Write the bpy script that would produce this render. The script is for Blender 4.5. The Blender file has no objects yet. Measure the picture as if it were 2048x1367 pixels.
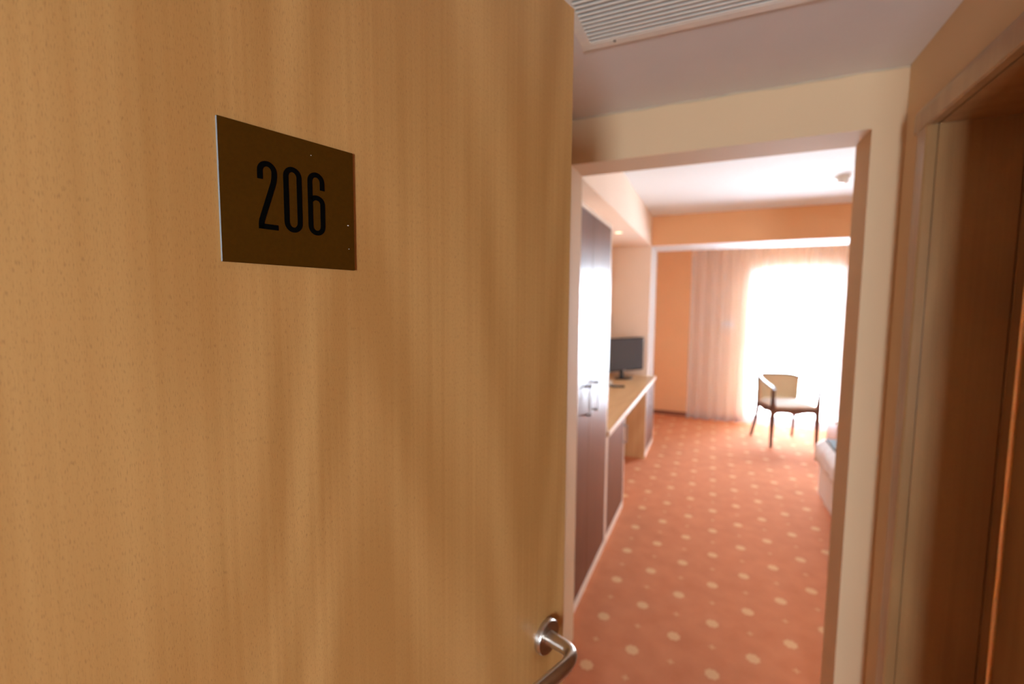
import bpy, bmesh, math, random
from mathutils import Matrix, Vector, noise
random.seed(4)
scn = bpy.context.scene
col = scn.collection
R = math.radians

# ------------------------------------------------------------------ camera
EYE = 1.56
rt = Vector((0.91470839, 0.40403019, 0.008256))
up = Vector((-0.03995689, 0.07009334, 0.99673987))
fw = Vector((-0.40213431, 0.91205621, -0.08025876))
cd = bpy.data.cameras.new('camera'); cam = bpy.data.objects.new('camera', cd); col.objects.link(cam)
cd.sensor_fit = 'HORIZONTAL'; cd.sensor_width = 36.0; cd.lens = 16.0
cd.clip_start = 0.02; cd.clip_end = 200
m = Matrix((rt, up, -fw)).transposed().to_4x4(); m.translation = (0, 0, EYE)
cam.matrix_world = m
cd.dof.use_dof = True; cd.dof.focus_distance = 0.40; cd.dof.aperture_fstop = 4.0
scn.camera = cam

# ------------------------------------------------------------------ world, light, exposure
SKY = 102.0
w = bpy.data.worlds.new('world'); scn.world = w; w.use_nodes = True
bg = w.node_tree.nodes['Background']; bg.inputs[0].default_value = (0.86, 0.95, 1.10, 1); bg.inputs[1].default_value = SKY

def portal(name, loc, rot, sx, sz):
    d = bpy.data.lights.new(name, 'AREA'); d.shape = 'RECTANGLE'; d.size = sx; d.size_y = sz
    o = bpy.data.objects.new(name, d); col.objects.link(o); o.location = loc; o.rotation_euler = rot
    d.cycles.is_portal = True
    return o
portal('balcony_daylight', (0.97, 7.12, 1.05), (R(-90), 0, 0), 1.12, 2.12)
portal('corridor_window_offscreen', (0.29, -2.42, 1.22), (R(90), 0, 0), 0.44, 1.06)

vs = scn.view_settings
vs.view_transform = 'Standard'; vs.look = 'None'; vs.gamma = 1.0; vs.use_curve_mapping = False
vs.exposure = 0.0
scn.cycles.use_denoising = True
scn.cycles.max_bounces = 14; scn.cycles.diffuse_bounces = 8; scn.cycles.glossy_bounces = 5
scn.cycles.transparent_max_bounces = 12; scn.cycles.transmission_bounces = 8
scn.cycles.sample_clamp_indirect = 12.0

# ------------------------------------------------------------------ materials
def mat(name, colr, rough=0.6, metal=0.0, spec=0.5, coat=0.0, bump=None, vary=0.0, vscale=8.0):
    mt = bpy.data.materials.new(name); mt.use_nodes = True
    nt = mt.node_tree; b = nt.nodes['Principled BSDF']
    b.inputs['Base Color'].default_value = (*colr, 1); b.inputs['Roughness'].default_value = rough
    b.inputs['Metallic'].default_value = metal; b.inputs['Specular IOR Level'].default_value = spec
    b.inputs['Coat Weight'].default_value = coat
    tc = nt.nodes.new('ShaderNodeTexCoord')
    if vary > 0:
        n = nt.nodes.new('ShaderNodeTexNoise'); n.inputs['Scale'].default_value = vscale; n.inputs['Detail'].default_value = 5
        nt.links.new(tc.outputs['Object'], n.inputs['Vector'])
        r = nt.nodes.new('ShaderNodeValToRGB'); r.color_ramp.elements[0].position = 0.3; r.color_ramp.elements[1].position = 0.7
        r.color_ramp.elements[0].color = (*[c * (1 - vary) for c in colr], 1); r.color_ramp.elements[1].color = (*[min(1, c * (1 + vary)) for c in colr], 1)
        nt.links.new(n.outputs['Fac'], r.inputs['Fac']); nt.links.new(r.outputs['Color'], b.inputs['Base Color'])
    if bump:
        n = nt.nodes.new('ShaderNodeTexNoise'); n.inputs['Scale'].default_value = bump[0]; n.inputs['Detail'].default_value = 4
        nt.links.new(tc.outputs['Object'], n.inputs['Vector'])
        bp = nt.nodes.new('ShaderNodeBump'); bp.inputs['Strength'].default_value = bump[1]; bp.inputs['Distance'].default_value = 0.002
        nt.links.new(n.outputs['Fac'], bp.inputs['Height']); nt.links.new(bp.outputs['Normal'], b.inputs['Normal'])
    return mt

def nodes_of(mt): return mt.node_tree.nodes, mt.node_tree.links

def wood(name, light, dark, fleck, rough=0.38, along=2, gx=1.0, fl=0.62):
    """beech veneer: stretched cathedral contours, fine streaks, short dark flecks; object space, grain along an axis"""
    mt = mat(name, light, rough); N, L = nodes_of(mt); b = N['Principled BSDF']
    tc = N.new('ShaderNodeTexCoord')
    def mapped(sc):
        mp = N.new('ShaderNodeMapping'); mp.inputs['Scale'].default_value = sc
        L.new(tc.outputs['Object'], mp.inputs['Vector']); return mp
    def sc(across, alongv):
        s = [across * gx] * 3; s[along] = alongv; return s
    def tex(scale, detail, vec, dist=0.0):
        n = N.new('ShaderNodeTexNoise'); n.inputs['Scale'].default_value = scale; n.inputs['Detail'].default_value = detail
        n.inputs['Distortion'].default_value = dist; L.new(vec.outputs[0], n.inputs['Vector']); return n
    def math_(op, a, b_=None, c=None):
        n = N.new('ShaderNodeMath'); n.operation = op
        for i, v in enumerate((a, b_, c)):
            if v is None: continue
            if isinstance(v, (int, float)): n.inputs[i].default_value = v
            else: L.new(v, n.inputs[i])
        return n.outputs[0]
    big = tex(1.0, 0.6, mapped(sc(3.4, 0.55)), 0.25)
    rings = math_('SINE', math_('MULTIPLY', big.outputs['Fac'], 62.0))
    amask = math_('SMOOTH_MIN', math_('MULTIPLY', tex(1.0, 1.0, mapped(sc(2.6, 0.2))).outputs['Fac'], 1.6), 1.0, 0.2)
    rings = math_('MULTIPLY', math_('MULTIPLY', rings, 0.085), amask)
    broad = tex(1.0, 2.0, mapped(sc(13.0, 0.22)))
    mid = tex(1.0, 3.0, mapped(sc(42.0, 0.45)))
    fine = tex(1.0, 5.0, mapped(sc(190.0, 1.6)))
    v = math_('ADD', math_('MULTIPLY', broad.outputs['Fac'], 0.50), math_('MULTIPLY', fine.outputs['Fac'], 0.32))
    v = math_('ADD', v, math_('MULTIPLY', mid.outputs['Fac'], 0.35))
    v = math_('ADD', v, rings)
    rp = N.new('ShaderNodeValToRGB'); rp.color_ramp.elements[0].position = 0.44; rp.color_ramp.elements[1].position = 0.72
    rp.color_ramp.elements[0].color = (*dark, 1); rp.color_ramp.elements[1].color = (*light, 1)
    L.new(v, rp.inputs['Fac'])
    fk = tex(1.0, 2.0, mapped(sc(1900.0, 210.0)))
    fr = N.new('ShaderNodeValToRGB'); fr.color_ramp.elements[0].position = 0.56; fr.color_ramp.elements[1].position = 0.68
    fr.color_ramp.elements[0].color = (0, 0, 0, 1); fr.color_ramp.elements[1].color = (fl * .8, fl * .8, fl * .8, 1)
    L.new(fk.outputs['Fac'], fr.inputs['Fac'])
    mx = N.new('ShaderNodeMix'); mx.data_type = 'RGBA'
    L.new(fr.outputs['Color'], mx.inputs[0]); L.new(rp.outputs['Color'], mx.inputs[6]); mx.inputs[7].default_value = (*fleck, 1)
    L.new(mx.outputs[2], b.inputs['Base Color'])
    bp = N.new('ShaderNodeBump'); bp.inputs['Strength'].default_value = 0.015; bp.inputs['Distance'].default_value = 0.001
    L.new(fk.outputs['Fac'], bp.inputs['Height']); L.new(bp.outputs['Normal'], b.inputs['Normal'])
    return mt

def carpet_mat():
    mt = mat('carpet_terracotta', (0.5, 0.14, 0.05), 0.95, spec=0.15); N, L = nodes_of(mt); b = N['Principled BSDF']
    tc = N.new('ShaderNodeTexCoord'); sp = N.new('ShaderNodeSeparateXYZ'); L.new(tc.outputs['Object'], sp.inputs[0])
    def M(op, a, b_=None, c=None):
        n = N.new('ShaderNodeMath'); n.operation = op
        for i, v in enumerate((a, b_, c)):
            if v is None: continue
            if isinstance(v, (int, float)): n.inputs[i].default_value = v
            else: L.new(v, n.inputs[i])
        return n.outputs[0]
    PX, PY = 0.167, 0.1705
    u = M('DIVIDE', M('SUBTRACT', sp.outputs[0], 0.056), PX); v = M('DIVIDE', M('SUBTRACT', sp.outputs[1], 2.015), PY)
    iu = M('ROUND', u); iv = M('ROUND', v)
    par = M('FLOORED_MODULO', M('ADD', iu, iv), 2.0)                       # 0 = rosette, 1 = small star
    du = M('MULTIPLY', M('SUBTRACT', u, iu), PX); dv = M('MULTIPLY', M('SUBTRACT', v, iv), PY)
    r = M('SQRT', M('ADD', M('MULTIPLY', du, du), M('MULTIPLY', dv, dv)))
    th = M('ARCTAN2', dv, du)
    petals = M('MULTIPLY', M('COSINE', M('MULTIPLY', th, 8.0)), 0.0022)
    big = M('LESS_THAN', M('ADD', r, petals), 0.0285)
    inner = M('SINE', M('MULTIPLY', r, 620.0))
    spokes = M('COSINE', M('MULTIPLY', th, 8.0))
    bigv = M('MULTIPLY', big, M('MULTIPLY_ADD', M('MULTIPLY', inner, spokes), 0.18, 0.58))
    star = M('LESS_THAN', M('ADD', r, M('MULTIPLY', M('COSINE', M('MULTIPLY', th, 4.0)), -0.005)), 0.0115)
    dot = M('ADD', M('MULTIPLY', bigv, M('SUBTRACT', 1.0, par)), M('MULTIPLY', M('MULTIPLY', star, par), 0.42))
    n = N.new('ShaderNodeTexNoise'); n.inputs['Scale'].default_value = 350; n.inputs['Detail'].default_value = 3; L.new(tc.outputs['Object'], n.inputs['Vector'])
    n2 = N.new('ShaderNodeTexNoise'); n2.inputs['Scale'].default_value = 9; n2.inputs['Detail'].default_value = 4; L.new(tc.outputs['Object'], n2.inputs['Vector'])
    base = N.new('ShaderNodeValToRGB'); base.color_ramp.elements[0].position = 0.3; base.color_ramp.elements[1].position = 0.72
    base.color_ramp.elements[0].color = (0.52, 0.176, 0.076, 1); base.color_ramp.elements[1].color = (0.67, 0.265, 0.128, 1)
    L.new(M('ADD', M('MULTIPLY', n.outputs['Fac'], 0.5), M('MULTIPLY', n2.outputs['Fac'], 0.5)), base.inputs['Fac'])
    mx = N.new('ShaderNodeMix'); mx.data_type = 'RGBA'; L.new(dot, mx.inputs[0]); L.new(base.outputs['Color'], mx.inputs[6]); mx.inputs[7].default_value = (0.80, 0.56, 0.31, 1)
    L.new(mx.outputs[2], b.inputs['Base Color'])
    bp = N.new('ShaderNodeBump'); bp.inputs['Strength'].default_value = 0.5; bp.inputs['Distance'].default_value = 0.003
    L.new(n.outputs['Fac'], bp.inputs['Height']); L.new(bp.outputs['Normal'], b.inputs['Normal'])
    return mt

def sheer_mat():
    mt = bpy.data.materials.new('sheer_voile'); mt.use_nodes = True; N, L = nodes_of(mt)
    N.remove(N['Principled BSDF']); out = N['Material Output']
    tr = N.new('ShaderNodeBsdfTransparent'); tl = N.new('ShaderNodeBsdfTranslucent'); df = N.new('ShaderNodeBsdfDiffuse')
    tl.inputs[0].default_value = (0.70, 0.71, 0.74, 1); df.inputs[0].default_value = (0.74, 0.74, 0.76, 1)
    m1 = N.new('ShaderNodeMixShader'); m1.inputs[0].default_value = 0.78; L.new(tl.outputs[0], m1.inputs[1]); L.new(df.outputs[0], m1.inputs[2])
    # fine weave: the cloth lets a share of the light straight through
    m2 = N.new('ShaderNodeMixShader'); m2.inputs[0].default_value = 0.47; L.new(tr.outputs[0], m2.inputs[1]); L.new(m1.outputs[0], m2.inputs[2])
    L.new(m2.outputs[0], out.inputs['Surface'])
    return mt

def pane_mat():
    mt = bpy.data.materials.new('window_pane'); mt.use_nodes = True; N, L = nodes_of(mt)
    N.remove(N['Principled BSDF']); out = N['Material Output']
    tr = N.new('ShaderNodeBsdfTransparent'); tr.inputs[0].default_value = (0.93, 0.95, 0.95, 1)
    gl = N.new('ShaderNodeBsdfGlossy'); gl.inputs['Roughness'].default_value = 0.02
    fr = N.new('ShaderNodeFresnel'); fr.inputs[0].default_value = 1.45
    m1 = N.new('ShaderNodeMixShader'); L.new(fr.outputs[0], m1.inputs[0]); L.new(tr.outputs[0], m1.inputs[1]); L.new(gl.outputs[0], m1.inputs[2])
    L.new(m1.outputs[0], out.inputs['Surface'])
    return mt

def emit_mat(name, colr, s):
    mt = mat(name, colr, 0.5); b = mt.node_tree.nodes['Principled BSDF']
    b.inputs['Emission Color'].default_value = (*colr, 1); b.inputs['Emission Strength'].default_value = s
    return mt

MT = dict(
    carpet=carpet_mat(),
    cream=mat('paint_cream', (0.70, 0.495, 0.29), 0.75, bump=(180, 0.10), vary=0.02, vscale=3, spec=0.25),
    peach=mat('paint_peach', (0.86, 0.70, 0.56), 0.75, bump=(180, 0.10), vary=0.02, vscale=3, spec=0.25),
    orange=mat('paint_orange', (0.76, 0.42, 0.21), 0.75, bump=(180, 0.10), vary=0.02, vscale=3, spec=0.25),
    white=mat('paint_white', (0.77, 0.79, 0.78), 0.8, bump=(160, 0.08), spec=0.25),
    hallceil=mat('paint_hall_ceiling', (0.74, 0.71, 0.66), 0.8, bump=(60, 0.12), vary=0.02, vscale=6, spec=0.25),
    caulk=mat('caulk', (0.60, 0.50, 0.34), 0.8, spec=0.2),
    duct=mat('duct_sheet_metal', (0.40, 0.39, 0.37), 0.6),
    grille=mat('grille_enamel', (0.80, 0.77, 0.66), 0.4, vary=0.03, vscale=40),
    door=wood('beech_door', (0.575, 0.31, 0.102), (0.462, 0.224, 0.064), (0.24, 0.10, 0.03), 0.38),
    beech=wood('beech_cabinet', (0.68, 0.44, 0.22), (0.56, 0.33, 0.14), (0.36, 0.2, 0.08), 0.35, along=1),
    beechz=wood('beech_cabinet_upright', (0.66, 0.42, 0.20), (0.54, 0.31, 0.13), (0.36, 0.2, 0.08), 0.35, along=2),
    edge=mat('pale_edge_band', (0.86, 0.76, 0.64), 0.35, vary=0.03, vscale=20),
    wenge=wood('dark_laminate', (0.155, 0.062, 0.034), (0.10, 0.037, 0.021), (0.05, 0.02, 0.015), 0.33, along=2),
    casing=wood('beech_casing', (0.44, 0.25, 0.10), (0.36, 0.195, 0.075), (0.25, 0.13, 0.05), 0.28),
    steel=mat('brushed_steel', (0.60, 0.56, 0.50), 0.30, 1.0, vary=0.05, vscale=60),
    chrome=mat('satin_handle', (0.42, 0.40, 0.38), 0.35, 1.0),
    brass=mat('brass', (0.72, 0.55, 0.22), 0.3, 1.0),
    plate=mat('sign_bronze_brown', (0.064, 0.0225, 0.001), 0.6, 0.0, 0.05, vary=0.08, vscale=300, bump=(900, 0.05)),
    plateedge=mat('sign_edge_grey', (0.22, 0.23, 0.22), 0.5, 0.0),
    black=mat('black_print', (0.0015, 0.0012, 0.001), 0.8, spec=0.03),
    blackplastic=mat('black_plastic', (0.018, 0.018, 0.02), 0.25),
    screen=mat('screen_off', (0.035, 0.037, 0.040), 0.32, coat=0.3),
    chairwood=mat('chair_wood', (0.13, 0.065, 0.045), 0.35, vary=0.15, vscale=20),
    chaircloth=mat('chair_cloth', (0.66, 0.53, 0.34), 0.85, bump=(500, 0.2), vary=0.05, vscale=60),
    seatcloth=mat('seat_cloth', (0.80, 0.76, 0.68), 0.85, bump=(500, 0.2)),
    linen=mat('white_linen', (0.86, 0.86, 0.86), 0.85, bump=(400, 0.2)),
    valance=mat('white_valance', (0.83, 0.83, 0.82), 0.8, bump=(300, 0.2)),
    throw=mat('grey_throw', (0.22, 0.26, 0.28), 0.95, bump=(300, 0.4), vary=0.08, vscale=30),
    cabwood=wood('cabinet_orange_wood', (0.52, 0.25, 0.11), (0.42, 0.18, 0.07), (0.25, 0.1, 0.04), 0.4),
    pvc=mat('white_pvc', (0.88, 0.89, 0.88), 0.3),
    skirt=mat('skirting_brown', (0.22, 0.07, 0.03), 0.6),
    plastic=mat('white_plastic', (0.86, 0.85, 0.82), 0.35),
    sheer=sheer_mat(), pane=pane_mat(),
    greyrim=mat('lamp_rim', (0.8, 0.76, 0.7), 0.3, 0.3),
    glow=emit_mat('lamp_glow', (1.0, 0.80, 0.52), 3.0),
)

# ------------------------------------------------------------------ mesh helpers
def B(*boxes):
    bm = bmesh.new()
    for b in boxes: box(bm, *b)
    return bm
def box(bm, x0, x1, y0, y1, z0, z1):
    vs_ = [bm.verts.new((x, y, z)) for z in (z0, z1) for y in (y0, y1) for x in (x0, x1)]
    for f in ((0, 2, 3, 1), (4, 5, 7, 6), (0, 1, 5, 4), (2, 6, 7, 3), (0, 4, 6, 2), (1, 3, 7, 5)):
        bm.faces.new([vs_[i] for i in f])
def bevel(bm, w_, seg=2):
    bmesh.ops.bevel(bm, geom=list(bm.edges), offset=w_, segments=seg, profile=0.5, affect='EDGES')
    return bm
def rbox(x0, x1, y0, y1, z0, z1, w_, seg=2):
    return bevel(B((x0, x1, y0, y1, z0, z1)), w_, seg)
def lathe(prof, seg=32, axis='Z', c=(0, 0, 0)):
    """prof: list of (r, h); revolve about axis through c"""
    bm = bmesh.new(); rings = []
    for r, h in prof:
        ring = []
        for i in range(seg):
            a = 2 * math.pi * i / seg; p = (r * math.cos(a), r * math.sin(a), h)
            if axis == 'Y': p = (p[0], p[2], p[1])
            elif axis == 'X': p = (p[2], p[0], p[1])
            ring.append(bm.verts.new((p[0] + c[0], p[1] + c[1], p[2] + c[2])))
        rings.append(ring)
    for a, b in zip(rings, rings[1:]):
        for i in range(seg): bm.faces.new((a[i], a[(i + 1) % seg], b[(i + 1) % seg], b[i]))
    bm.faces.new(rings[0]); bm.faces.new(rings[-1])
    bmesh.ops.recalc_face_normals(bm, faces=bm.faces)
    return bm
def catmull(pts, n):
    out = []
    P_ = [pts[0]] + list(pts) + [pts[-1]]
    for i in range(1, len(P_) - 2):
        for k in range(n):
            t = k / n; a, b, c, d = (Vector(P_[j]) for j in (i - 1, i, i + 1, i + 2))
            out.append(0.5 * ((2 * b) + (c - a) * t + (2 * a - 5 * b + 4 * c - d) * t * t + (3 * b - a - 3 * c + d) * t ** 3))
    out.append(Vector(P_[-2])); return out
def tube(pts, rads, seg=12, ref=Vector((0, 0, 1)), bm=None, power=2.0):
    """sweep an ellipse (ra along ref side, rb along the other) through pts"""
    bm = bm or bmesh.new(); rings = []
    for i, p in enumerate(pts):
        t = (Vector(pts[min(i + 1, len(pts) - 1)]) - Vector(pts[max(i - 1, 0)])).normalized()
        a = ref - t * ref.dot(t)
        if a.length < 1e-4: a = Vector((1, 0, 0)) - t * t.x
        a.normalize(); b = t.cross(a)
        ra, rb = rads[i] if isinstance(rads[i], tuple) else (rads[i], rads[i])
        ring = []
        for k in range(seg):
            th = 2 * math.pi * k / seg; c, s = math.cos(th), math.sin(th)
            c = math.copysign(abs(c) ** (2 / power), c); s = math.copysign(abs(s) ** (2 / power), s)
            ring.append(bm.verts.new(Vector(p) + a * ra * c + b * rb * s))
        rings.append(ring)
    for a, b in zip(rings, rings[1:]):
        for k in range(seg): bm.faces.new((a[k], a[(k + 1) % seg], b[(k + 1) % seg], b[k]))
    bm.faces.new(rings[0]); bm.faces.new(rings[-1])
    bmesh.ops.recalc_face_normals(bm, faces=bm.faces)
    return bm
def extrude_profile(prof, axis, a0, a1):
    """closed polygon prof in the two other axes, extruded along axis"""
    bm = bmesh.new(); lay = []
    for a in (a0, a1):
        r = []
        for p in prof:
            q = {'X': (a, p[0], p[1]), 'Y': (p[0], a, p[1]), 'Z': (p[0], p[1], a)}[axis]
            r.append(bm.verts.new(q))
        lay.append(r)
    n = len(prof)
    for i in range(n): bm.faces.new((lay[0][i], lay[0][(i + 1) % n], lay[1][(i + 1) % n], lay[1][i]))
    bm.faces.new(lay[0]); bm.faces.new(lay[1])
    bmesh.ops.recalc_face_normals(bm, faces=bm.faces)
    return bm
def obj(name, bm, mt, parent=None, smooth=False, loc=None):
    """one mesh object; with loc the mesh is given in world space and moved into the parent's space"""
    if loc is not None: bmesh.ops.translate(bm, verts=bm.verts, vec=-Vector(loc))
    me = bpy.data.meshes.new(name); bm.to_mesh(me); bm.free()
    for q in (mt if isinstance(mt, (list, tuple)) else [mt]): me.materials.append(MT[q])
    if smooth:
        me.polygons.foreach_set('use_smooth', [True] * len(me.polygons))
        me.set_sharp_from_angle(angle=R(42))
    o = bpy.data.objects.new(name, me); col.objects.link(o)
    if parent: o.parent = parent
    return o
def thing(name, label, cat, loc=(0, 0, 0), rz=0.0, kind=None, group=None):
    o = bpy.data.objects.new(name, None); col.objects.link(o); o.location = loc; o.rotation_euler = (0, 0, rz)
    o.empty_display_size = 0.05
    return tag(o, label, cat, kind, group)
def tag(o, label=None, cat=None, kind=None, group=None):
    if label: o['label'] = label
    if cat: o['category'] = cat
    if kind: o['kind'] = kind
    if group: o['group'] = group
    return o
def struct(name, bm, mt, label=None):
    o = obj(name, bm, mt); return tag(o, label, None, 'structure')

# ------------------------------------------------------------------ room constants
HLX, HRX = -0.53, 0.503           # hall left / right wall faces
HCZ = 2.275                       # hall ceiling
DY0, DY1 = 1.755, 1.925           # wall between hall and bedroom
OX0, OX1, OZ = -0.53, 0.42, 2.105 # its opening
RLX, RRX, RCZ = -1.205, 2.95, 2.57 # bedroom left/right wall, ceiling
BY0, BY1, BZ = 5.40, 5.98, 2.239  # dropped beam before the window bay
SX = -0.669                       # soffit face
WY = 6.86                         # window wall
EY0, EY1 = -0.29, -0.14           # entrance wall
CY = -2.2                         # corridor back wall

# ------------------------------------------------------------------ setting
struct('floor', B((-2.4, 3.1, -2.5, 7.15, -0.06, 0)), 'carpet', 'terracotta carpet with pale rosettes and small stars')
struct('ceiling', B((RLX - .1, RRX + .1, DY0, WY + .2, RCZ, RCZ + .1)), 'white', 'white bedroom ceiling')
GX0, GX1, GY0, GY1 = -.361, .26, .80, 1.301
QX0, QX1, QY0, QY1 = GX0 + .018, GX1 - .018, GY0 + .018, GY1 - .018
struct('ceiling_hall', B((HLX - .1, QX0, EY0, DY0 + .02, HCZ, HCZ + .1), (QX1, HRX + .3, EY0, DY0 + .02, HCZ, HCZ + .1), (QX0, QX1, EY0, QY0, HCZ, HCZ + .1), (QX0, QX1, QY1, DY0 + .02, HCZ, HCZ + .1)), 'hallceil', 'low white ceiling of the entrance hall')
struct('ceiling_corridor', B((-2.4, 2.8, CY - .1, EY0 + .02, 2.5, 2.6)), 'white')
# wall with the opening to the bedroom: piers and lintel
struct('wall_divider', B((RLX - .1, OX0, DY0, DY1, 0, RCZ + .05), (OX1, RRX + .1, DY0, DY1, 0, RCZ + .05), (OX0, OX1, DY0, DY1, OZ, RCZ + .05)), 'cream', 'cream wall with a wide plain opening into the bedroom')
struct('wall_left', B((RLX - .1, RLX, DY1 - .02, WY + .2, 0, RCZ + .05)), 'peach')
struct('wall_right', B((RRX, RRX + .1, DY1 - .02, WY + .2, 0, RCZ + .05)), 'peach')
struct('wall_window', B((RLX - .1, 0.42, WY, WY + .2, 0, RCZ + .05), (1.52, RRX + .1, WY, WY + .2, 0, RCZ + .05), (0.42, 1.52, WY, WY + .2, 2.09, RCZ + .05)), 'orange', 'orange wall around the balcony door')
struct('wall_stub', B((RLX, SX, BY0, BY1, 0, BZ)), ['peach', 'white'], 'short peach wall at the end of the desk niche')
struct('wall_soffit', B((RLX, SX, DY1, BY0, BZ, RCZ)), 'peach', 'pale peach dropped soffit above wardrobe and desk')
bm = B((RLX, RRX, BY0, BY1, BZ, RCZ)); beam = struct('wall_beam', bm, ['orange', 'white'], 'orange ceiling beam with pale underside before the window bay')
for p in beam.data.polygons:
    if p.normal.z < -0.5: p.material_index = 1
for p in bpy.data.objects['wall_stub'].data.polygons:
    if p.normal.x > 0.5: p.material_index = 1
struct('wall_hall_left', B((HLX - .12, HLX, EY0, DY0 + .01, 0, HCZ + .05)), 'cream')
# right hall wall with the side door opening
JY0, JY1, JZ = 0.80, 1.535, 2.03
struct('wall_hall_right', B((HRX, 0.70, JY1 + .012, DY0 + .01, 0, HCZ + .05), (HRX, 0.70, EY0, JY0 - .012, 0, HCZ + .05), (HRX, 0.70, JY0 - .012, JY1 + .012, JZ + .012, HCZ + .05)), 'cream', 'cream hall wall around the side door')
struct('wall_entrance', B((-2.4, -0.49, EY0, EY1, 0, 2.55), (0.45, 2.8, EY0, EY1, 0, 2.55), (-0.49, 0.45, EY0, EY1, 2.06, 2.55)), 'cream')
CW = (0.06, 0.52, 0.68, 1.76)
struct('wall_corridor_back', B((-2.4, CW[0], CY - .2, CY, 0, 2.55), (CW[1], 2.8, CY - .2, CY, 0, 2.55), (CW[0], CW[1], CY - .2, CY, 0, CW[2]), (CW[0], CW[1], CY - .2, CY, CW[3], 2.55)), 'cream')
struct('wall_corridor_left', B((-2.5, -2.4, CY - .2, EY1, 0, 2.55)), 'cream')
struct('wall_corridor_right', B((2.8, 2.9, CY - .2, EY1, 0, 2.55)), 'cream')
# skirtings
struct('baseboard_window', B((RLX, 0.42, WY - .014, WY, 0, .06)), 'skirt', 'dark red-brown skirting under the orange wall')
struct('baseboard_right', B((RRX - .014, RRX, DY1, WY, 0, .06)), 'skirt')
struct('baseboard_opening', B((OX0, OX0 + .008, DY0, DY1, 0, .035)), 'carpet', 'carpet strip at the foot of the opening')
# irregular sealant bead where hall ceiling meets the lintel
pts = []; rad = []
for i in range(70):
    x = HLX + (HRX - HLX) * i / 69
    pts.append(Vector((x, DY0 - .001, HCZ - .003 + .004 * noise.noise((x * 9, 0, 0))))); rad.append(.0028 + .0025 * noise.noise((x * 14, 3, 0)))
struct('trim_1', tube(pts, rad, 6), 'caulk', 'uneven sealant bead between hall ceiling and lintel')

# ---- balcony door (window_1)
def frame4(x0, x1, y0, y1, z0, z1, t):
    return B((x0, x0 + t, y0, y1, z0, z1), (x1 - t, x1, y0, y1, z0, z1), (x0 + t, x1 - t, y0, y1, z1 - t, z1), (x0 + t, x1 - t, y0, y1, z0, z0 + t))
def balcony_door(name, label, x0):
    wl = (x0 + .55, WY + .10, 0); x1 = x0 + 1.10
    w1 = thing(name, label, 'window', wl, 0, 'structure')
    obj('frame', frame4(x0, x1, WY + .06, WY + .13, 0.0, 2.09, .05), 'pvc', w1, loc=wl)
    sash = obj('sash', frame4(x0 + .035, x1 - .035, WY + .045, WY + .105, .035, 2.055, .065), 'pvc', w1, loc=wl)
    obj('pane', B((x0 + .095, x1 - .095, WY + .07, WY + .076, .09, 1.995)), 'pane', sash, loc=wl)
    h0 = x0 + .058
    hd = B((h0, h0 + .02, WY + .035, WY + .046, 1.17, 1.26)); box(hd, h0 + .004, h0 + .016, WY + .012, WY + .036, 1.235, 1.25); box(hd, h0 + .002, h0 + .018, WY + .006, WY + .018, 1.12, 1.25)
    obj('window_handle', bevel(hd, .002, 1), 'chrome', sash, loc=wl)
balcony_door('window_1', 'white framed glazed balcony door flooded with daylight behind the chair', .42)
# ---- corridor window (window_2), behind the camera
wl = (.29, CY - .1, CW[2])
w2 = thing('window_2', 'white framed corridor window opposite the room door', 'window', wl, 0, 'structure')
obj('frame', frame4(CW[0], CW[1], CY - .14, CY - .07, CW[2], CW[3], .05), 'pvc', w2, loc=wl)
obj('pane', B((CW[0] + .05, CW[1] - .05, CY - .108, CY - .102, CW[2] + .05, CW[3] - .05)), 'pane', w2, loc=wl)

# ------------------------------------------------------------------ room door 206 (door_1)
DA = R(16.2); DW, DT, DH = 0.88, 0.04, 2.018
FE = Vector((-0.21518609, 0.71846708, 0)); dd = Vector((math.sin(DA), math.cos(DA), 0))
hinge = FE - dd * DW
d1 = thing('door_1', 'open beech veneer room door with bronze 206 plate and steel lever', 'door', (hinge.x, hinge.y, 0), math.pi / 2 - DA, 'structure')
obj('leaf', rbox(0, DW, 0, DT, .008, DH, .0012, 1), 'door', d1)
for z in (.25, 1.0, 1.78):
    obj('hinge', tube([Vector((-.004, .006, z - .045)), Vector((-.004, .006, z + .045))], [.007, .007], 12), 'steel', d1, True)
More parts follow.
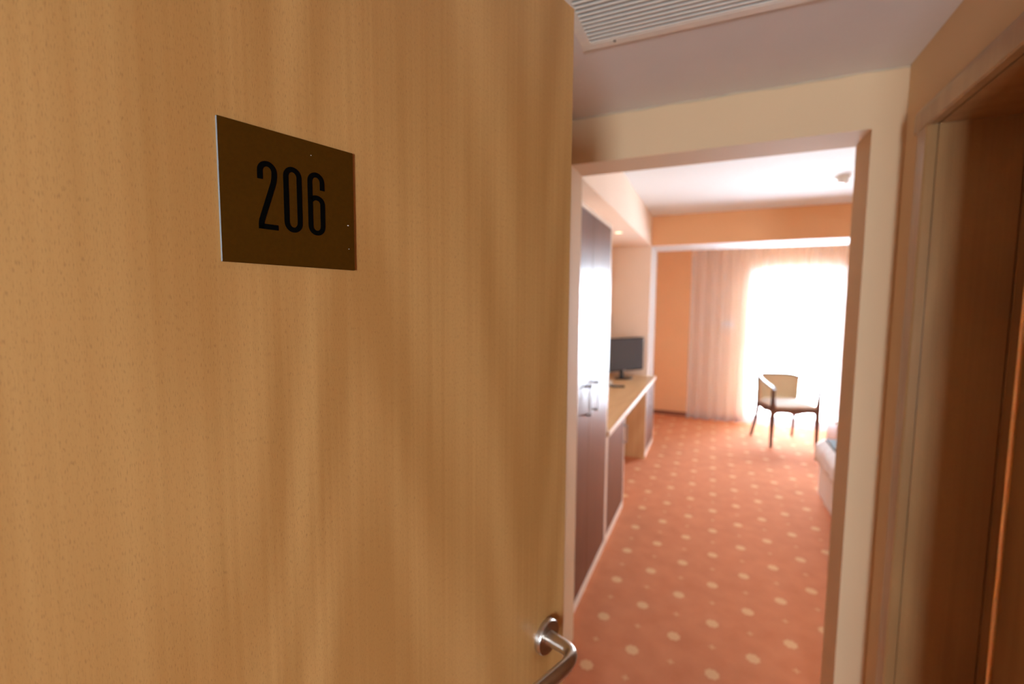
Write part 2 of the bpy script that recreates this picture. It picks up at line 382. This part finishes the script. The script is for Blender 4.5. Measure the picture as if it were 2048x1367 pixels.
# number plate: x = distance along the leaf; outward is -y
PT = .0022
bm = rbox(DW - .5005, DW - .3860, -PT, 0.0003, 1.5925, 1.7030, .0003, 1)
plate = obj('number_plate', bm, ['plate', 'plateedge'], d1)
plate['label'] = 'dark bronze-brown square plate reading 206'
for p in plate.data.polygons:
    if p.normal.x < -0.5 or abs(p.normal.z) > .5: p.material_index = 1 if p.normal.x < -.5 else 0
def arc(cx, cz, rx, rz, a0, a1, n=14):
    return [(cx + rx * math.cos(R(a0 + (a1 - a0) * i / n)), cz + rz * math.sin(R(a0 + (a1 - a0) * i / n))) for i in range(n + 1)]
def stroke(bm, path, wd, y0, y1, closed=False):
    n = len(path); L_, R_ = [], []
    for i, p in enumerate(path):
        a = path[(i - 1) % n] if (closed or i > 0) else p
        b = path[(i + 1) % n] if (closed or i < n - 1) else p
        tx, tz = b[0] - a[0], b[1] - a[1]; l = math.hypot(tx, tz) or 1; nx, nz = -tz / l, tx / l
        L_.append((p[0] + nx * wd / 2, p[1] + nz * wd / 2)); R_.append((p[0] - nx * wd / 2, p[1] - nz * wd / 2))
    V = [[bm.verts.new((q[0], y, q[1])) for q in S] for y in (y0, y1) for S in (L_, R_)]
    rng = range(n if closed else n - 1)
    for i in rng:
        j = (i + 1) % n
        bm.faces.new((V[0][i], V[0][j], V[1][j], V[1][i])); bm.faces.new((V[2][i], V[3][i], V[3][j], V[2][j]))
        bm.faces.new((V[0][i], V[2][i], V[2][j], V[0][j])); bm.faces.new((V[1][i], V[1][j], V[3][j], V[3][i]))
    if not closed:
        bm.faces.new((V[0][0], V[1][0], V[3][0], V[2][0])); bm.faces.new((V[0][-1], V[2][-1], V[3][-1], V[1][-1]))
    bmesh.ops.recalc_face_normals(bm, faces=bm.faces)
SW = .0043; ZB, ZT = 1.6215, 1.6770; y0, y1 = -PT - .0003, -PT + .0002
hw = .0156 / 2 - SW / 2
def digit(ch, xc):
    bm = bmesh.new(); zt, zb = ZT - SW / 2, ZB + SW / 2
    if ch == '0':
        stroke(bm, arc(xc, zt - hw * 1.15, hw, hw * 1.15, 180, 0) + arc(xc, zb + hw * 1.15, hw, hw * 1.15, 0, -180), SW, y0, y1, True)
    elif ch == '6':
        stroke(bm, [(xc + hw, 1.6620)] + arc(xc, zt - hw * 1.1, hw, hw * 1.1, 0, 180) + arc(xc, zb + hw * 1.1, hw, hw * 1.1, 180, 360) + arc(xc, 1.6548 - hw * .95, hw, hw * .95, 0, 150), SW, y0, y1)
    else:
        stroke(bm, [(xc - hw, 1.6618)] + arc(xc, zt - hw * 1.1, hw, hw * 1.1, 180, 0)[0:] + [(xc + hw, 1.668), (xc + hw * .97, 1.664), (xc + hw * .82, 1.6595), (xc - hw * .62, 1.634), (xc - hw * .92, 1.6285), (xc - hw, 1.6255), (xc - hw, 1.6216)], SW, y0, y1)
        box(bm, xc - hw - SW / 2, xc + hw + SW / 2, y0, y1, ZB, ZB + SW)
    return bm
for ch, xc in (('2', -.4648), ('0', -.4440), ('6', -.4231)):
    o = obj('numeral', digit(ch, DW + xc), 'black', plate)
# worn nicks at the plate's edge
for sx, sz, r_ in ((-.3925, 1.6345, .0007), (-.392, 1.6125, .0004), (-.427, 1.691, .0004)):
    obj('worn_nick', B((DW + sx - r_, DW + sx + r_, -PT - .0002, -PT + .0003, sz - r_ * .5, sz + r_ * .5)), 'plastic', plate)
# lever handle
hx, hz = DW - .056, 1.025
path = [(0, -.004, 0), (0, -.022, 0), (0, -.036, 0), (-.001, -.046, -.0005), (-.006, -.0545, -.001), (-.016, -.059, -.002), (-.035, -.060, -.003), (-.06, -.058, -.003), (-.09, -.055, -.003), (-.118, -.053, -.002)]
cp = catmull(path, 5)
rads = []
for i in range(len(cp)):
    t = i / (len(cp) - 1)
    if t < .4: r_ = (.0112 - .002 * t, .0112 - .002 * t)
    else: k = (t - .4) / .6; r_ = (.0104 + .0040 * min(1, k * 2), .0104 - .0026 * min(1, k * 2))
    rads.append(r_)
bm = tube([Vector((hx, 0, hz)) + p for p in cp], rads, 20)
lever = obj('door_handle', bm, 'steel', d1, True); lever['label'] = 'satin steel lever handle on a round rose'
obj('rosette', lathe([(.0275, .0005), (.0275, -.0075), (.0262, -.0095), (.0115, -.0095), (.0112, -.013), (.0105, -.013)], 40, 'Y', (hx, 0, hz)), 'steel', lever, True)
lock = obj('lock_rosette', lathe([(.0275, .0005), (.0275, -.0075), (.0262, -.0095), (.0095, -.0095)], 40, 'Y', (hx, 0, hz - .100)), 'steel', d1, True)
bm = lathe([(.0085, -.008), (.0085, -.013), (.0078, -.014)], 24, 'Y', (hx, 0, hz - .096)); box(bm, hx - .004, hx + .004, -.013, -.008, hz - .117, hz - .102)
obj('lock_cylinder', bm, 'brass', lock, True)
obj('strike_plate', B((DW - .0005, DW + .001, .009, .031, .93, 1.13)), 'steel', d1)
# entrance frame around it
fl_ = (0, EY1, 0)
tr2 = thing('trim_2', 'beech frame of the room entrance', None, fl_, 0, 'structure')
for n_, b in (('jamb', (-.52, -.482, EY0 - .012, EY1 + .006, 0, 2.06)), ('jamb', (.437, .47, EY0 - .012, EY1 + .012, 0, 2.06)), ('head', (-.52, .47, EY0 - .012, EY1 + .006, 2.045, 2.08))):
    obj(n_, rbox(*b, .003, 2), 'casing', tr2, loc=fl_)

# ------------------------------------------------------------------ side door in the hall (door_2): casing, lining, closed leaf
dl = (.58, (JY0 + JY1) / 2, 0)
d2 = thing('door_2', 'closed wooden side door deep in its frame on the hall wall', 'door', dl, 0, 'structure')
CX = .482
def casing_prof(i0, i1, f0):
    """profile across the casing: i0 inner edge, i1 outer edge, rounded outer shoulder; second axis is x"""
    s = 1 if i1 > i0 else -1
    pr = [(i0, HRX), (i0, CX + .004), (i0 + s * .004, CX)]
    pr += [(i1 - s * .034, CX)]
    for k in range(1, 9):
        a = R(90 * k / 8); pr.append((i1 - s * .034 + s * .034 * math.sin(a), CX + .026 * (1 - math.cos(a))))
    pr.append((i1, HRX)); return pr
# far upright, near upright, head
for i0, i1 in ((JY1 + .0, JY1 + .085), (JY0, JY0 - .085)):
    bm = extrude_profile([(q[1], q[0]) for q in casing_prof(i0, i1, 0)], 'Z', 0, JZ + .0)
    obj('casing', bm, 'casing', d2, True, loc=dl)
bm = extrude_profile([(q[1], q[0]) for q in casing_prof(JZ, JZ + .075, 0)], 'Y', JY0 - .085, JY1 + .085)
obj('casing', bm, 'casing', d2, True, loc=dl)
# lining: thin front lip, groove, deep reveal, rebate, stop
def lining(a, sgn, nm):
    bm = bmesh.new()
    for x0, x1, d in ((HRX, .5035, .004), (.5035, .508, .006), (.508, .672, .0), (.672, .676, .006), (.676, .692, -.004)):
        lo, hi = a + sgn * d, a + sgn * .012
        box(bm, x0, x1, min(lo, hi), max(lo, hi), 0, JZ)
    return bm
obj('lining', lining(JY1, 1, 'far'), 'casing', d2, loc=dl)
obj('lining', lining(JY0, -1, 'near'), 'casing', d2, loc=dl)
bm = bmesh.new()
for x0, x1, d in ((HRX, .5035, .004), (.5035, .508, .006), (.508, .672, .0), (.672, .676, .006), (.676, .692, -.004)):
    box(bm, x0, x1, JY0 - .012, JY1 + .012, JZ + d, JZ + .012)
obj('lining', bm, 'casing', d2, loc=dl)
obj('leaf', rbox(.70, .74, JY0 - .006, JY1 + .004 - .012, .006, JZ + .004, .002, 1), 'casing', d2, loc=dl)
struct('wall_side_room', B((.80, .90, .5, 1.9, 0, 2.5)), 'cream')

# ------------------------------------------------------------------ ceiling air grille
gx0, gx1, gy0, gy1 = GX0, GX1, GY0, GY1
gl_ = ((gx0 + gx1) / 2, (gy0 + gy1) / 2, HCZ)
g = thing('ceiling_grille', 'white slatted air return grille flush in the hall ceiling', 'vent', gl_)
t = .027
bm = bmesh.new()
zf = HCZ - .006
for b in ((gx0, gx0 + t, gy0, gy1), (gx1 - t, gx1, gy0, gy1), (gx0 + t, gx1 - t, gy0, gy0 + t), (gx0 + t, gx1 - t, gy1 - t, gy1)):
    box(bm, *b, zf, HCZ + .001)
obj('frame', bm, 'grille', g, loc=gl_)
obj('duct_box', B((QX0, QX1, QY0, QY1, HCZ + .075, HCZ + .08), (QX0, QX0 + .003, QY0, QY1, HCZ, HCZ + .078), (QX1 - .003, QX1, QY0, QY1, HCZ, HCZ + .078), (QX0, QX1, QY0, QY0 + .003, HCZ, HCZ + .078), (QX0, QX1, QY1 - .003, QY1, HCZ, HCZ + .078)), 'duct', g, loc=gl_)
pitch = .0172; ny = int((gy1 - gy0 - 2 * t) / pitch)
slat_me = None
for k in range(ny):
    yc = gy1 - t - .005 - pitch * k
    if slat_me is None:
        o = obj('slat', bevel(extrude_profile([(-.0050, -.0030), (-.0046, -.0056), (.0040, -.0056), (.0044, -.0030)], 'X', -(gx1 - gx0) / 2 + t - .001, (gx1 - gx0) / 2 - t + .001), .0006, 1), 'grille', g)
        slat_me = o.data
    else:
        o = bpy.data.objects.new('slat', slat_me); col.objects.link(o); o.parent = g
    o.location = (0, yc - gl_[1], 0)
for sx in (gx0 + .09, gx1 - .09):
    obj('screw', lathe([(.0028, 0), (.0028, -.0014), (.002, -.002)], 14, 'Z', (sx, gy1 - .02, zf)), 'blackplastic', g, loc=gl_)

# ------------------------------------------------------------------ bar handle (shared by cabinets): vertical, standing off +x
def bar_handle(parent, x, y, z0, z1, loc, off=.03):
    bm = B((x + off - .006, x + off, y - .006, y + .006, z0, z1), (x - .002, x + off - .003, y - .006, y + .006, z0, z0 + .012), (x - .002, x + off - .003, y - .006, y + .006, z1 - .012, z1))
    return obj('handle', bm, 'chrome', parent, loc=loc)

# ------------------------------------------------------------------ wardrobe
FX = -.59; BKX = RLX + .006
Y0, YM, Y1, ZW = 1.935, 2.385, 2.855, 2.052
wl = ((FX + BKX) / 2, (Y0 + Y1) / 2, 0)
wd = thing('wardrobe', 'tall dark brown two-door wardrobe with pale edges behind the opening', 'wardrobe', wl)
obj('side_panel', B((BKX, FX, Y1 - .022, Y1, 0, ZW)), 'edge', wd, loc=wl)
obj('side_panel', B((BKX, FX, Y0, Y0 + .022, 0, ZW)), 'edge', wd, loc=wl)
obj('top_panel', B((BKX, FX + .001, Y0, Y1, ZW - .022, ZW)), 'edge', wd, loc=wl)
obj('back_panel', B((BKX, BKX + .01, Y0 + .022, Y1 - .022, 0, ZW - .02)), 'beechz', wd, loc=wl)
obj('plinth', B((FX - .02, FX + .001, Y0 + .022, Y1 - .022, 0, .05)), 'edge', wd, loc=wl)
for a, b, hy in ((Y0 + .024, YM - .0015, YM - .075), (YM + .0015, Y1 - .024, YM + .075)):
    d = obj('door', rbox(FX - .019, FX - .001, a, b, .052, ZW - .024, .001, 1), 'wenge', wd, loc=wl)
    bar_handle(d, FX, hy, .985, 1.148, wl)

# ------------------------------------------------------------------ desk with two cabinets
DX = -.582; DZ = .762
dl = ((DX + BKX) / 2, 4.1, 0)
dk = thing('desk', 'long beech desk top with pale front edge running along the niche', 'desk', (dl[0], dl[1], DZ - .03))
dloc = (dl[0], dl[1], DZ - .03)
obj('desk_top', B((BKX, DX, 2.857, BY0 - .002, DZ - .03, DZ)), 'beech', dk, loc=dloc)
obj('front_edge', rbox(DX, DX + .008, 2.857, BY0 + .035, DZ - .032, DZ + .001, .002, 2), 'edge', dk, loc=dloc)
obj('desk_end', B((SX + .002, DX, BY0 - .002, BY0 + .035, DZ - .03, DZ)), 'beech', dk, loc=dloc)
def low_cab(name, label, a, b, z, handle):
    l = ((DX + BKX) / 2, (a + b) / 2, 0); c = thing(name, label, 'cabinet', l)
    x1 = DX - .008
    obj('side_panel', B((BKX, x1, a, a + .02, 0, z)), 'beechz', c, loc=l)
    obj('side_panel', B((BKX, x1, b - .02, b, 0, z)), 'beechz', c, loc=l)
    obj('edge_band', B((x1, x1 + .002, a, a + .02, 0, z)), 'edge', c, loc=l)
    obj('edge_band', B((x1, x1 + .002, b - .02, b, 0, z)), 'edge', c, loc=l)
    obj('back_panel', B((BKX, BKX + .008, a + .02, b - .02, 0, z)), 'beechz', c, loc=l)
    obj('plinth', B((x1 - .02, x1 + .001, a + .02, b - .02, 0, .055)), 'edge', c, loc=l)
    return c, l, x1
c, l, x1 = low_cab('low_cabinet', 'dark-fronted low cabinet with bar handle between wardrobe and knee space', 2.860, 3.50, DZ - .032, 1)
d = obj('door', rbox(x1 - .018, x1, 2.882, 3.478, .058, DZ - .036, .001, 1), 'wenge', c, loc=l)
bar_handle(d, x1, 3.44, .53, .67, l)
c, l, x1 = low_cab('low_cabinet', 'dark-fronted low cabinet with two knobs at the desk end beside the stub wall', 4.74, BY0 - .004, DZ - .032, 2)
for a, b, kz in ((.60 - .045, DZ - .036, .64), (.058, .60 - .048, .50)):
    nm = 'drawer' if kz > .6 else 'door'
    d = obj(nm, rbox(x1 - .018, x1, 4.762, BY0 - .026, a, b, .001, 1), 'wenge', c, loc=l)
    obj('knob', lathe([(.005, -.001), (.005, .012), (.011, .015), (.011, .022), (.008, .025)], 16, 'X', (x1, 5.0, kz)), 'chrome', d, True, loc=l)

# ------------------------------------------------------------------ television on the desk
tl = (-.885, 5.08, DZ + .0005)
tv = thing('television', 'black flat screen television switched off on the desk', 'television', tl, R(55))
obj('housing', rbox(-.295, .295, -.012, .022, .082, .452, .006, 2), 'blackplastic', tv)
obj('screen', B((-.281, .281, -.0135, -.0115, .100, .438)), 'screen', tv)
obj('neck', tube(catmull([(0, .03, .006), (0, .035, .05), (0, .026, .11), (0, .02, .16)], 4), [(.010, .03)] * 13, 12, Vector((0, 1, 0))), 'blackplastic', tv, True)
bm = lathe([(.02, .016), (.075, .012), (.098, .006), (.10, .0)], 32); bmesh.ops.scale(bm, vec=(1.15, .8, 1), verts=bm.verts)
obj('base', bm, 'blackplastic', tv, True)
obj('logo_bar', B((-.02, .02, -.0138, -.0115, .088, .094)), 'greyrim', tv)
# remote control
rl = (-.84, 4.50, DZ)
rm = thing('remote_control', 'black remote control lying on the desk before the television', 'remote', rl, R(15))
rb = obj('body', rbox(-.07, .07, -.022, .022, 0, .018, .005, 2), 'blackplastic', rm, True)
for i in range(4):
    for j in range(3):
        obj('button', rbox(-.05 + i * .028 - .007, -.05 + i * .028 + .007, -.012 + j * .012 - .0035, -.012 + j * .012 + .0035, .017, .0198, .001, 1), 'greyrim', rb)
il = (-.93, 4.56, DZ)
ib = thing('card_holder', 'small pale card holder standing on the desk near the remote', 'card holder', il, R(40))
obj('base', rbox(-.035, .035, -.02, .02, 0, .012, .002, 1), 'blackplastic', ib); 
bm = B((-.032, .032, -.002, .002, .010, .05)); bmesh.ops.rotate(bm, verts=bm.verts, cent=(0, 0, .01), matrix=Matrix.Rotation(R(-18), 3, 'X'))
obj('card', bm, 'plastic', ib)
# recessed spot in the soffit
sl = (-.83, 4.30, BZ)
sp = thing('recessed_spotlight', 'small warm recessed spotlight under the soffit above the desk', 'light', sl)
obj('rim', lathe([(.045, .001), (.045, -.003), (.034, -.004), (.032, .0005)], 28), 'greyrim', sp, True)
obj('lens', lathe([(.032, .0005), (.032, -.002), (.01, -.0022)], 24), 'glow', sp)

# ------------------------------------------------------------------ smoke detector
sl = (.872, 4.32, RCZ)
sm = thing('smoke_detector', 'round white smoke detector on the bedroom ceiling', 'smoke detector', sl)
obj('base', lathe([(.052, .001), (.052, -.014), (.049, -.018), (.02, -.018)], 32), 'plastic', sm, True)
obj('sensor_head', lathe([(.044, -.016), (.044, -.022), (.038, -.024), (.036, -.036), (.040, -.038), (.040, -.046), (.030, -.054), (.012, -.056)], 32), 'plastic', sm, True)
obj('indicator', lathe([(.003, -.052), (.003, -.0565), (.002, -.057)], 10, 'Z', (.018, 0, 0)), 'blackplastic', sm)

# ------------------------------------------------------------------ sheer curtain
def curtain(x0, x1, yb, z0, z1, nx=260, nz=22):
    bm = bmesh.new(); rows = []
    for j in range(nz + 1):
        tz = j / nz; z = z0 + (z1 - z0) * tz; row = []
        for i in range(nx + 1):
            u = i / nx; x = x0 + (x1 - x0) * u
            ph = x * 2 * math.pi / .128 + 1.1 * noise.noise((x * 2.3, 0, 5)) * 2.2
            amp = .030 * (1 + .5 * noise.noise((x * 3, tz * .8, 1)))
            y = yb + amp * math.sin(ph) * (1 - .25 * tz) + .012 * math.sin(ph * 2.1 + .7) * (1 - tz) + .006 * noise.noise((x * 6, z * 1.3, 2))
            row.append(bm.verts.new((x + .012 * math.sin(ph * .5 + 1) * (1 - tz), y, z + (.012 * noise.noise((x * 5, 9, 0)) if j == 0 else 0))))
        rows.append(row)
    for a, b in zip(rows, rows[1:]):
        for i in range(nx): bm.faces.new((a[i], a[i + 1], b[i + 1], b[i]))
    return bm
cl = (.75, 6.70, 2.5)
cu = thing('sheer_curtain', 'long white sheer curtain hanging in soft folds across the balcony door', 'curtain', cl)
obj('cloth', curtain(-.295, 2.90, 6.70, .022, 2.535, 370), 'sheer', cu, True, loc=cl)
obj('rail', B((-.45, 2.93, 6.685, 6.715, 2.535, RCZ)), 'pvc', cu, loc=cl)
# wall switch behind the sheer
sl = (.19, WY, 1.33)
sw = thing('wall_switch', 'white double light switch on the orange wall behind the sheer curtain', 'switch', sl)
obj('cover', rbox(-.075, .075, -.011, .001, -.04, .04, .003, 2), 'plastic', sw)
for s in (-.036, .036): obj('rocker', rbox(s - .028, s + .028, -.015, -.009, -.028, .028, .002, 1), 'plastic', sw)

# ------------------------------------------------------------------ armchair in front of the window
ca = math.atan2(.37, .93)
cc = Vector((.648, 5.756)) + Vector((.93, .37)) * .25 - Vector((.37, -.93)) * .225
ch = thing('armchair', 'small tub armchair with dark wooden legs and beige back before the balcony door', 'chair', (cc.x, cc.y, 0), ca)
def leg(pts, rads): return tube(catmull(pts, 4), None or rads, 10)
def lr(vals, n): # interpolate radii over catmull samples
    out = []
    for a, b in zip(vals, vals[1:]):
        for k in range(n): out.append(a + (b - a) * k / n)
    return out + [vals[-1]]
for s in (-1, 1):
    bm = leg([(s * .25, -.225, 0), (s * .248, -.222, .12), (s * .246, -.22, .27), (s * .245, -.22, .38), (s * .246, -.222, .46), (s * .250, -.225, .56), (s * .254, -.232, .655)], lr([.017, .020, .026, .031, .028, .020, .021], 4))
    o = obj('leg', bm, 'chairwood', ch, True)
    obj('collar', lathe([(.025, -.006), (.033, -.003), (.033, .003), (.025, .006)], 16, 'Z', (s * .246, -.22, .285)), 'chairwood', o, True)
    bm = leg([(s * .245, .245, 0), (s * .235, .215, .12), (s * .222, .185, .26), (s * .215, .172, .38), (s * .212, .185, .55), (s * .205, .215, .745)], lr([.015, .018, .022, .026, .022, .018], 4))
    o = obj('leg', bm, 'chairwood', ch, True)
    obj('collar', lathe([(.020, -.005), (.027, -.0025), (.027, .0025), (.020, .005)], 16, 'Z', (s * .222, .186, .262)), 'chairwood', o, True)
# shaped aprons
def apron(p, q, drop):
    p, q = Vector(p), Vector(q); d = (q - p); n_ = Vector((-d.y, d.x, 0)).normalized() * .014; N_ = 24
    bm = bmesh.new(); rows = []
    for i in range(N_ + 1):
        u = i / N_; c = p + d * u
        e = min(u, 1 - u)
        zb = .384 - drop * math.exp(-((u - .5) / .13) ** 2) - .030 * math.exp(-(e / .06) ** 2)
        rows.append([bm.verts.new((c + n_ * s_) + Vector((0, 0, z))) for s_, z in ((-1, zb), (1, zb), (1, .440), (-1, .440))])
    for a, b in zip(rows, rows[1:]):
        for k in range(4): bm.faces.new((a[k], a[(k + 1) % 4], b[(k + 1) % 4], b[k]))
    bm.faces.new(rows[0]); bm.faces.new(rows[-1]); bmesh.ops.recalc_face_normals(bm, faces=bm.faces)
    return bm
for p, q, dr in (((-.245, -.222, 0), (.245, -.222, 0), .022), ((-.245, -.22, 0), (-.215, .172, 0), .016), ((.245, -.22, 0), (.215, .172, 0), .016), ((-.215, .172, 0), (.215, .172, 0), .01)):
    obj('apron', apron(p, q, dr), 'chairwood', ch, True)
# cushion seat
bm = B((-.238, .238, -.232, .175, .428, .485)); 
bmesh.ops.subdivide_edges(bm, edges=bm.edges, cuts=6, use_grid_fill=True)
for v in bm.verts:
    k = 1 - max(abs(v.co.x) / .238, abs((v.co.y + .028) / .204)) ** 2
    if v.co.z > .46: v.co.z += .022 * k - .022 * (1 - k) ** 4
    v.co.x *= 1 - .08 * max(0, v.co.y) / .175
obj('seat', bm, 'seatcloth', ch, True)
# curved back shell: plan curve from one side round the back to the other
def plan(u):
    """u 0..1 from left arm front to right arm front"""
    a = R(180 + 205) - R(230) * u  if False else R(-25 + 230 * (1 - u))
    x = .247 * math.copysign(abs(math.cos(a)) ** .72, math.cos(a)); y = -.02 + .245 * math.copysign(abs(math.sin(a)) ** .80, math.sin(a))
    return x, y
arm_plan = [(-.254, -.232)] + [(-.252, -.12)] + [(-.247, 0.0)] + [(-.238, .09), (-.218, .165), (-.165, .212), (-.085, .232), (0, .238), (.085, .232), (.165, .212), (.218, .165), (.238, .09), (.247, 0.0), (.252, -.12), (.254, -.232)]
def rail_z(y): t_ = max(0, min(1, (y + .232) / .45)); return .668 + (.768 - .668) * (t_ ** 1.25)
bm = bmesh.new()
fine = catmull([(p[0], p[1], 0) for p in arm_plan], 6)
sec = [p for p in fine if p.y > .125]
rows = []
for p in sec:
    n_ = Vector((p.x, p.y + .02, 0)).normalized()
    zt = rail_z(p.y) - .006; row = []
    for k in range(9):
        t_ = k / 8; z = .462 + (zt - .462) * t_; bulge = .010 * math.sin(math.pi * t_)
        row.append((Vector((p.x, p.y, z)) * 1 - n_ * (.012 + bulge) - n_ * .012 * (1 - t_), Vector((p.x, p.y, z)) + n_ * (.008) - n_ * .012 * (1 - t_)))
    rows.append([[bm.verts.new(Vector((q[s].x, q[s].y, q[s].z))) for q in row] for s in (0, 1)])
for a, b in zip(rows, rows[1:]):
    for s in (0, 1):
        for k in range(8): bm.faces.new((a[s][k], a[s][k + 1], b[s][k + 1], b[s][k]))
    bm.faces.new((a[0][0], b[0][0], b[1][0], a[1][0])); bm.faces.new((a[0][8], a[1][8], b[1][8], b[0][8]))
for r_ in (rows[0], rows[-1]):
    for k in range(8): bm.faces.new((r_[0][k], r_[1][k], r_[1][k + 1], r_[0][k + 1]))
bmesh.ops.recalc_face_normals(bm, faces=bm.faces)
obj('backrest', bm, 'chaircloth', ch, True)
rp = [Vector((p.x, p.y, rail_z(p.y))) for p in fine]
obj('arm_rail', tube(rp, [(.011, .021)] * len(rp), 12, Vector((0, 0, 1))), 'chairwood', ch, True)

# ------------------------------------------------------------------ bed
bl = (1.85, 3.70, 0)
bd = thing('bed', 'double bed with white valance and duvet seen past the wall edge', 'bed', bl)
bx0, bx1, by0, by1 = .872, 2.90, 2.92, 4.49
# valance base, gently gathered
def skirt_box(x0, x1, y0, y1, z0, z1):
    bm = bmesh.new(); per = []
    def seg(p, q, n):
        for i in range(n): per.append((p[0] + (q[0] - p[0]) * i / n, p[1] + (q[1] - p[1]) * i / n))
    seg((x0, y0), (x0, y1), 60); seg((x0, y1), (x1, y1), 60); seg((x1, y1), (x1, y0), 30); seg((x1, y0), (x0, y0), 60)
    rows = []
    for z in (z0, (z0 + z1) / 2, z1):
        k = 1 - (z - z0) / (z1 - z0)
        r = []
        for i, p in enumerate(per):
            o_ = .006 * k * noise.noise((p[0] * 7, p[1] * 7, 0))
            r.append(bm.verts.new((p[0] - o_, p[1] + o_, z)))
        rows.append(r)
    n = len(per)
    for a, b in zip(rows, rows[1:]):
        for i in range(n): bm.faces.new((a[i], a[(i + 1) % n], b[(i + 1) % n], b[i]))
    bm.faces.new(rows[0]); bm.faces.new(rows[-1]); bmesh.ops.recalc_face_normals(bm, faces=bm.faces)
    return bm
obj('bed_base', skirt_box(bx0, bx1, by0, by1, .0, .33), 'valance', bd, True, loc=bl)
obj('mattress', rbox(bx0 + .01, bx1, by0 + .01, by1 - .01, .325, .41, .03, 3), 'linen', bd, True, loc=bl)
# duvet: a rumpled sheet with thickness, hanging over foot and far side
def duvet():
    bm = bmesh.new(); nx, ny_ = 70, 70; T = {}
    X0, X1_, Ya, Yb = bx0 - .13, bx1 - .02, by0 - .12, by1 + .10
    def fold(p, lo, hi):
        # arc-length style fold over an edge: returns (pos, drop)
        return p
    for i in range(nx + 1):
        for j in range(ny_ + 1):
            s = X0 + (X1_ - X0) * i / nx; t_ = Ya + (Yb - Ya) * j / ny_
            ov = max(0, bx0 + .02 - s); of = max(0, t_ - (by1 - .02)); on = max(0, by0 + .02 - t_)
            x, y, z = s, t_, .425
            def hang(o_):  # horizontal travel, drop
                r_ = .032; a = min(o_ / r_, math.pi / 2); return r_ * math.sin(a), r_ * (1 - math.cos(a)) + max(0, o_ - r_ * math.pi / 2)
            if ov > 0: h_, d_ = hang(ov); x = bx0 + .02 - h_; z -= d_
            if of > 0: h_, d_ = hang(of); y = by1 - .02 + h_; z -= d_
            if on > 0: h_, d_ = hang(on); y = by0 + .02 - h_; z -= d_
            w_ = noise.noise((s * 5, t_ * 5, 1)) * .014 + noise.noise((s * 15, t_ * 12, 4)) * .012
            if ov > 0 or of > 0: 
                x -= abs(w_) * (1.3 if ov > 0 else 0); y += abs(w_) * (1.3 if of > 0 else 0)
            else: z += w_ + .018
            z = max(z, .24 + .03 * noise.noise((s * 3, t_ * 3, 7)))
            T[i, j] = bm.verts.new((x, y, z))
    for i in range(nx):
        for j in range(ny_): bm.faces.new((T[i, j], T[i + 1, j], T[i + 1, j + 1], T[i, j + 1]))
    bmesh.ops.recalc_face_normals(bm, faces=bm.faces)
    return bm
dv = obj('duvet', duvet(), 'linen', bd, True, loc=bl)
sm_ = dv.modifiers.new('thickness', 'SOLIDIFY'); sm_.thickness = .018; sm_.offset = 1
obj('headboard', rbox(bx1, RRX - .002, by0 - .05, by1 + .05, 0, 1.0, .006, 2), 'cabwood', bd, loc=bl)
for yy in (3.32, 4.10): 
    bm = rbox(2.40, 2.86, yy - .32, yy + .32, .44, .57, .05, 3); obj('pillow', bm, 'linen', bd, True, loc=bl)
# grey throw across the foot of the bed
def throw_mesh(x0, x1, y0, y1, z):
    bm = bmesh.new(); n = 30; G = {}
    for i in range(n + 1):
        for j in range(n + 1):
            x = x0 + (x1 - x0) * i / n; y = y0 + (y1 - y0) * j / n
            G[i, j] = bm.verts.new((x, y, z + .006 * noise.noise((x * 6, y * 6, 3))))
    for i in range(n):
        for j in range(n): bm.faces.new((G[i, j], G[i + 1, j], G[i + 1, j + 1], G[i, j + 1]))
    r_ = bmesh.ops.extrude_face_region(bm, geom=list(bm.faces)); bmesh.ops.translate(bm, verts=[v for v in r_['geom'] if isinstance(v, bmesh.types.BMVert)], vec=(0, 0, .022))
    bmesh.ops.recalc_face_normals(bm, faces=bm.faces)
    return bm
tl_ = (1.5, 3.7, .464)
th_ = obj('throw_blanket', throw_mesh(.892, 2.05, 2.97, 4.42, .464), 'throw', None, True, loc=tl_)
th_.location = tl_
tag(th_, 'grey woven throw laid over the white duvet at the foot of the bed', 'blanket')

# ------------------------------------------------------------------ low cabinet beyond the bed
nl = (1.27, 5.05, 0)
nb = thing('side_cabinet', 'low orange-brown wooden cabinet standing beyond the far side of the bed', 'cabinet', nl)
obj('body', B((1.06, 1.50, 4.86, 5.24, .06, .52)), 'cabwood', nb, loc=nl)
obj('top', rbox(1.045, 1.515, 4.845, 5.255, .52, .545, .003, 2), 'cabwood', nb, loc=nl)
obj('plinth', B((1.08, 1.48, 4.88, 5.22, 0, .06)), 'skirt', nb, loc=nl)
d = obj('drawer', rbox(1.08, 1.48, 4.85, 4.862, .33, .505, .002, 1), 'cabwood', nb, loc=nl)
obj('knob', lathe([(.006, .001), (.006, -.012), (.013, -.016), (.013, -.022)], 16, 'Y', (1.28, 4.85, .42)), 'chrome', d, True, loc=nl)
d = obj('door', rbox(1.08, 1.48, 4.85, 4.862, .075, .32, .002, 1), 'cabwood', nb, loc=nl)
obj('knob', lathe([(.006, .001), (.006, -.012), (.013, -.016), (.013, -.022)], 16, 'Y', (1.44, 4.85, .25)), 'chrome', d, True, loc=nl)
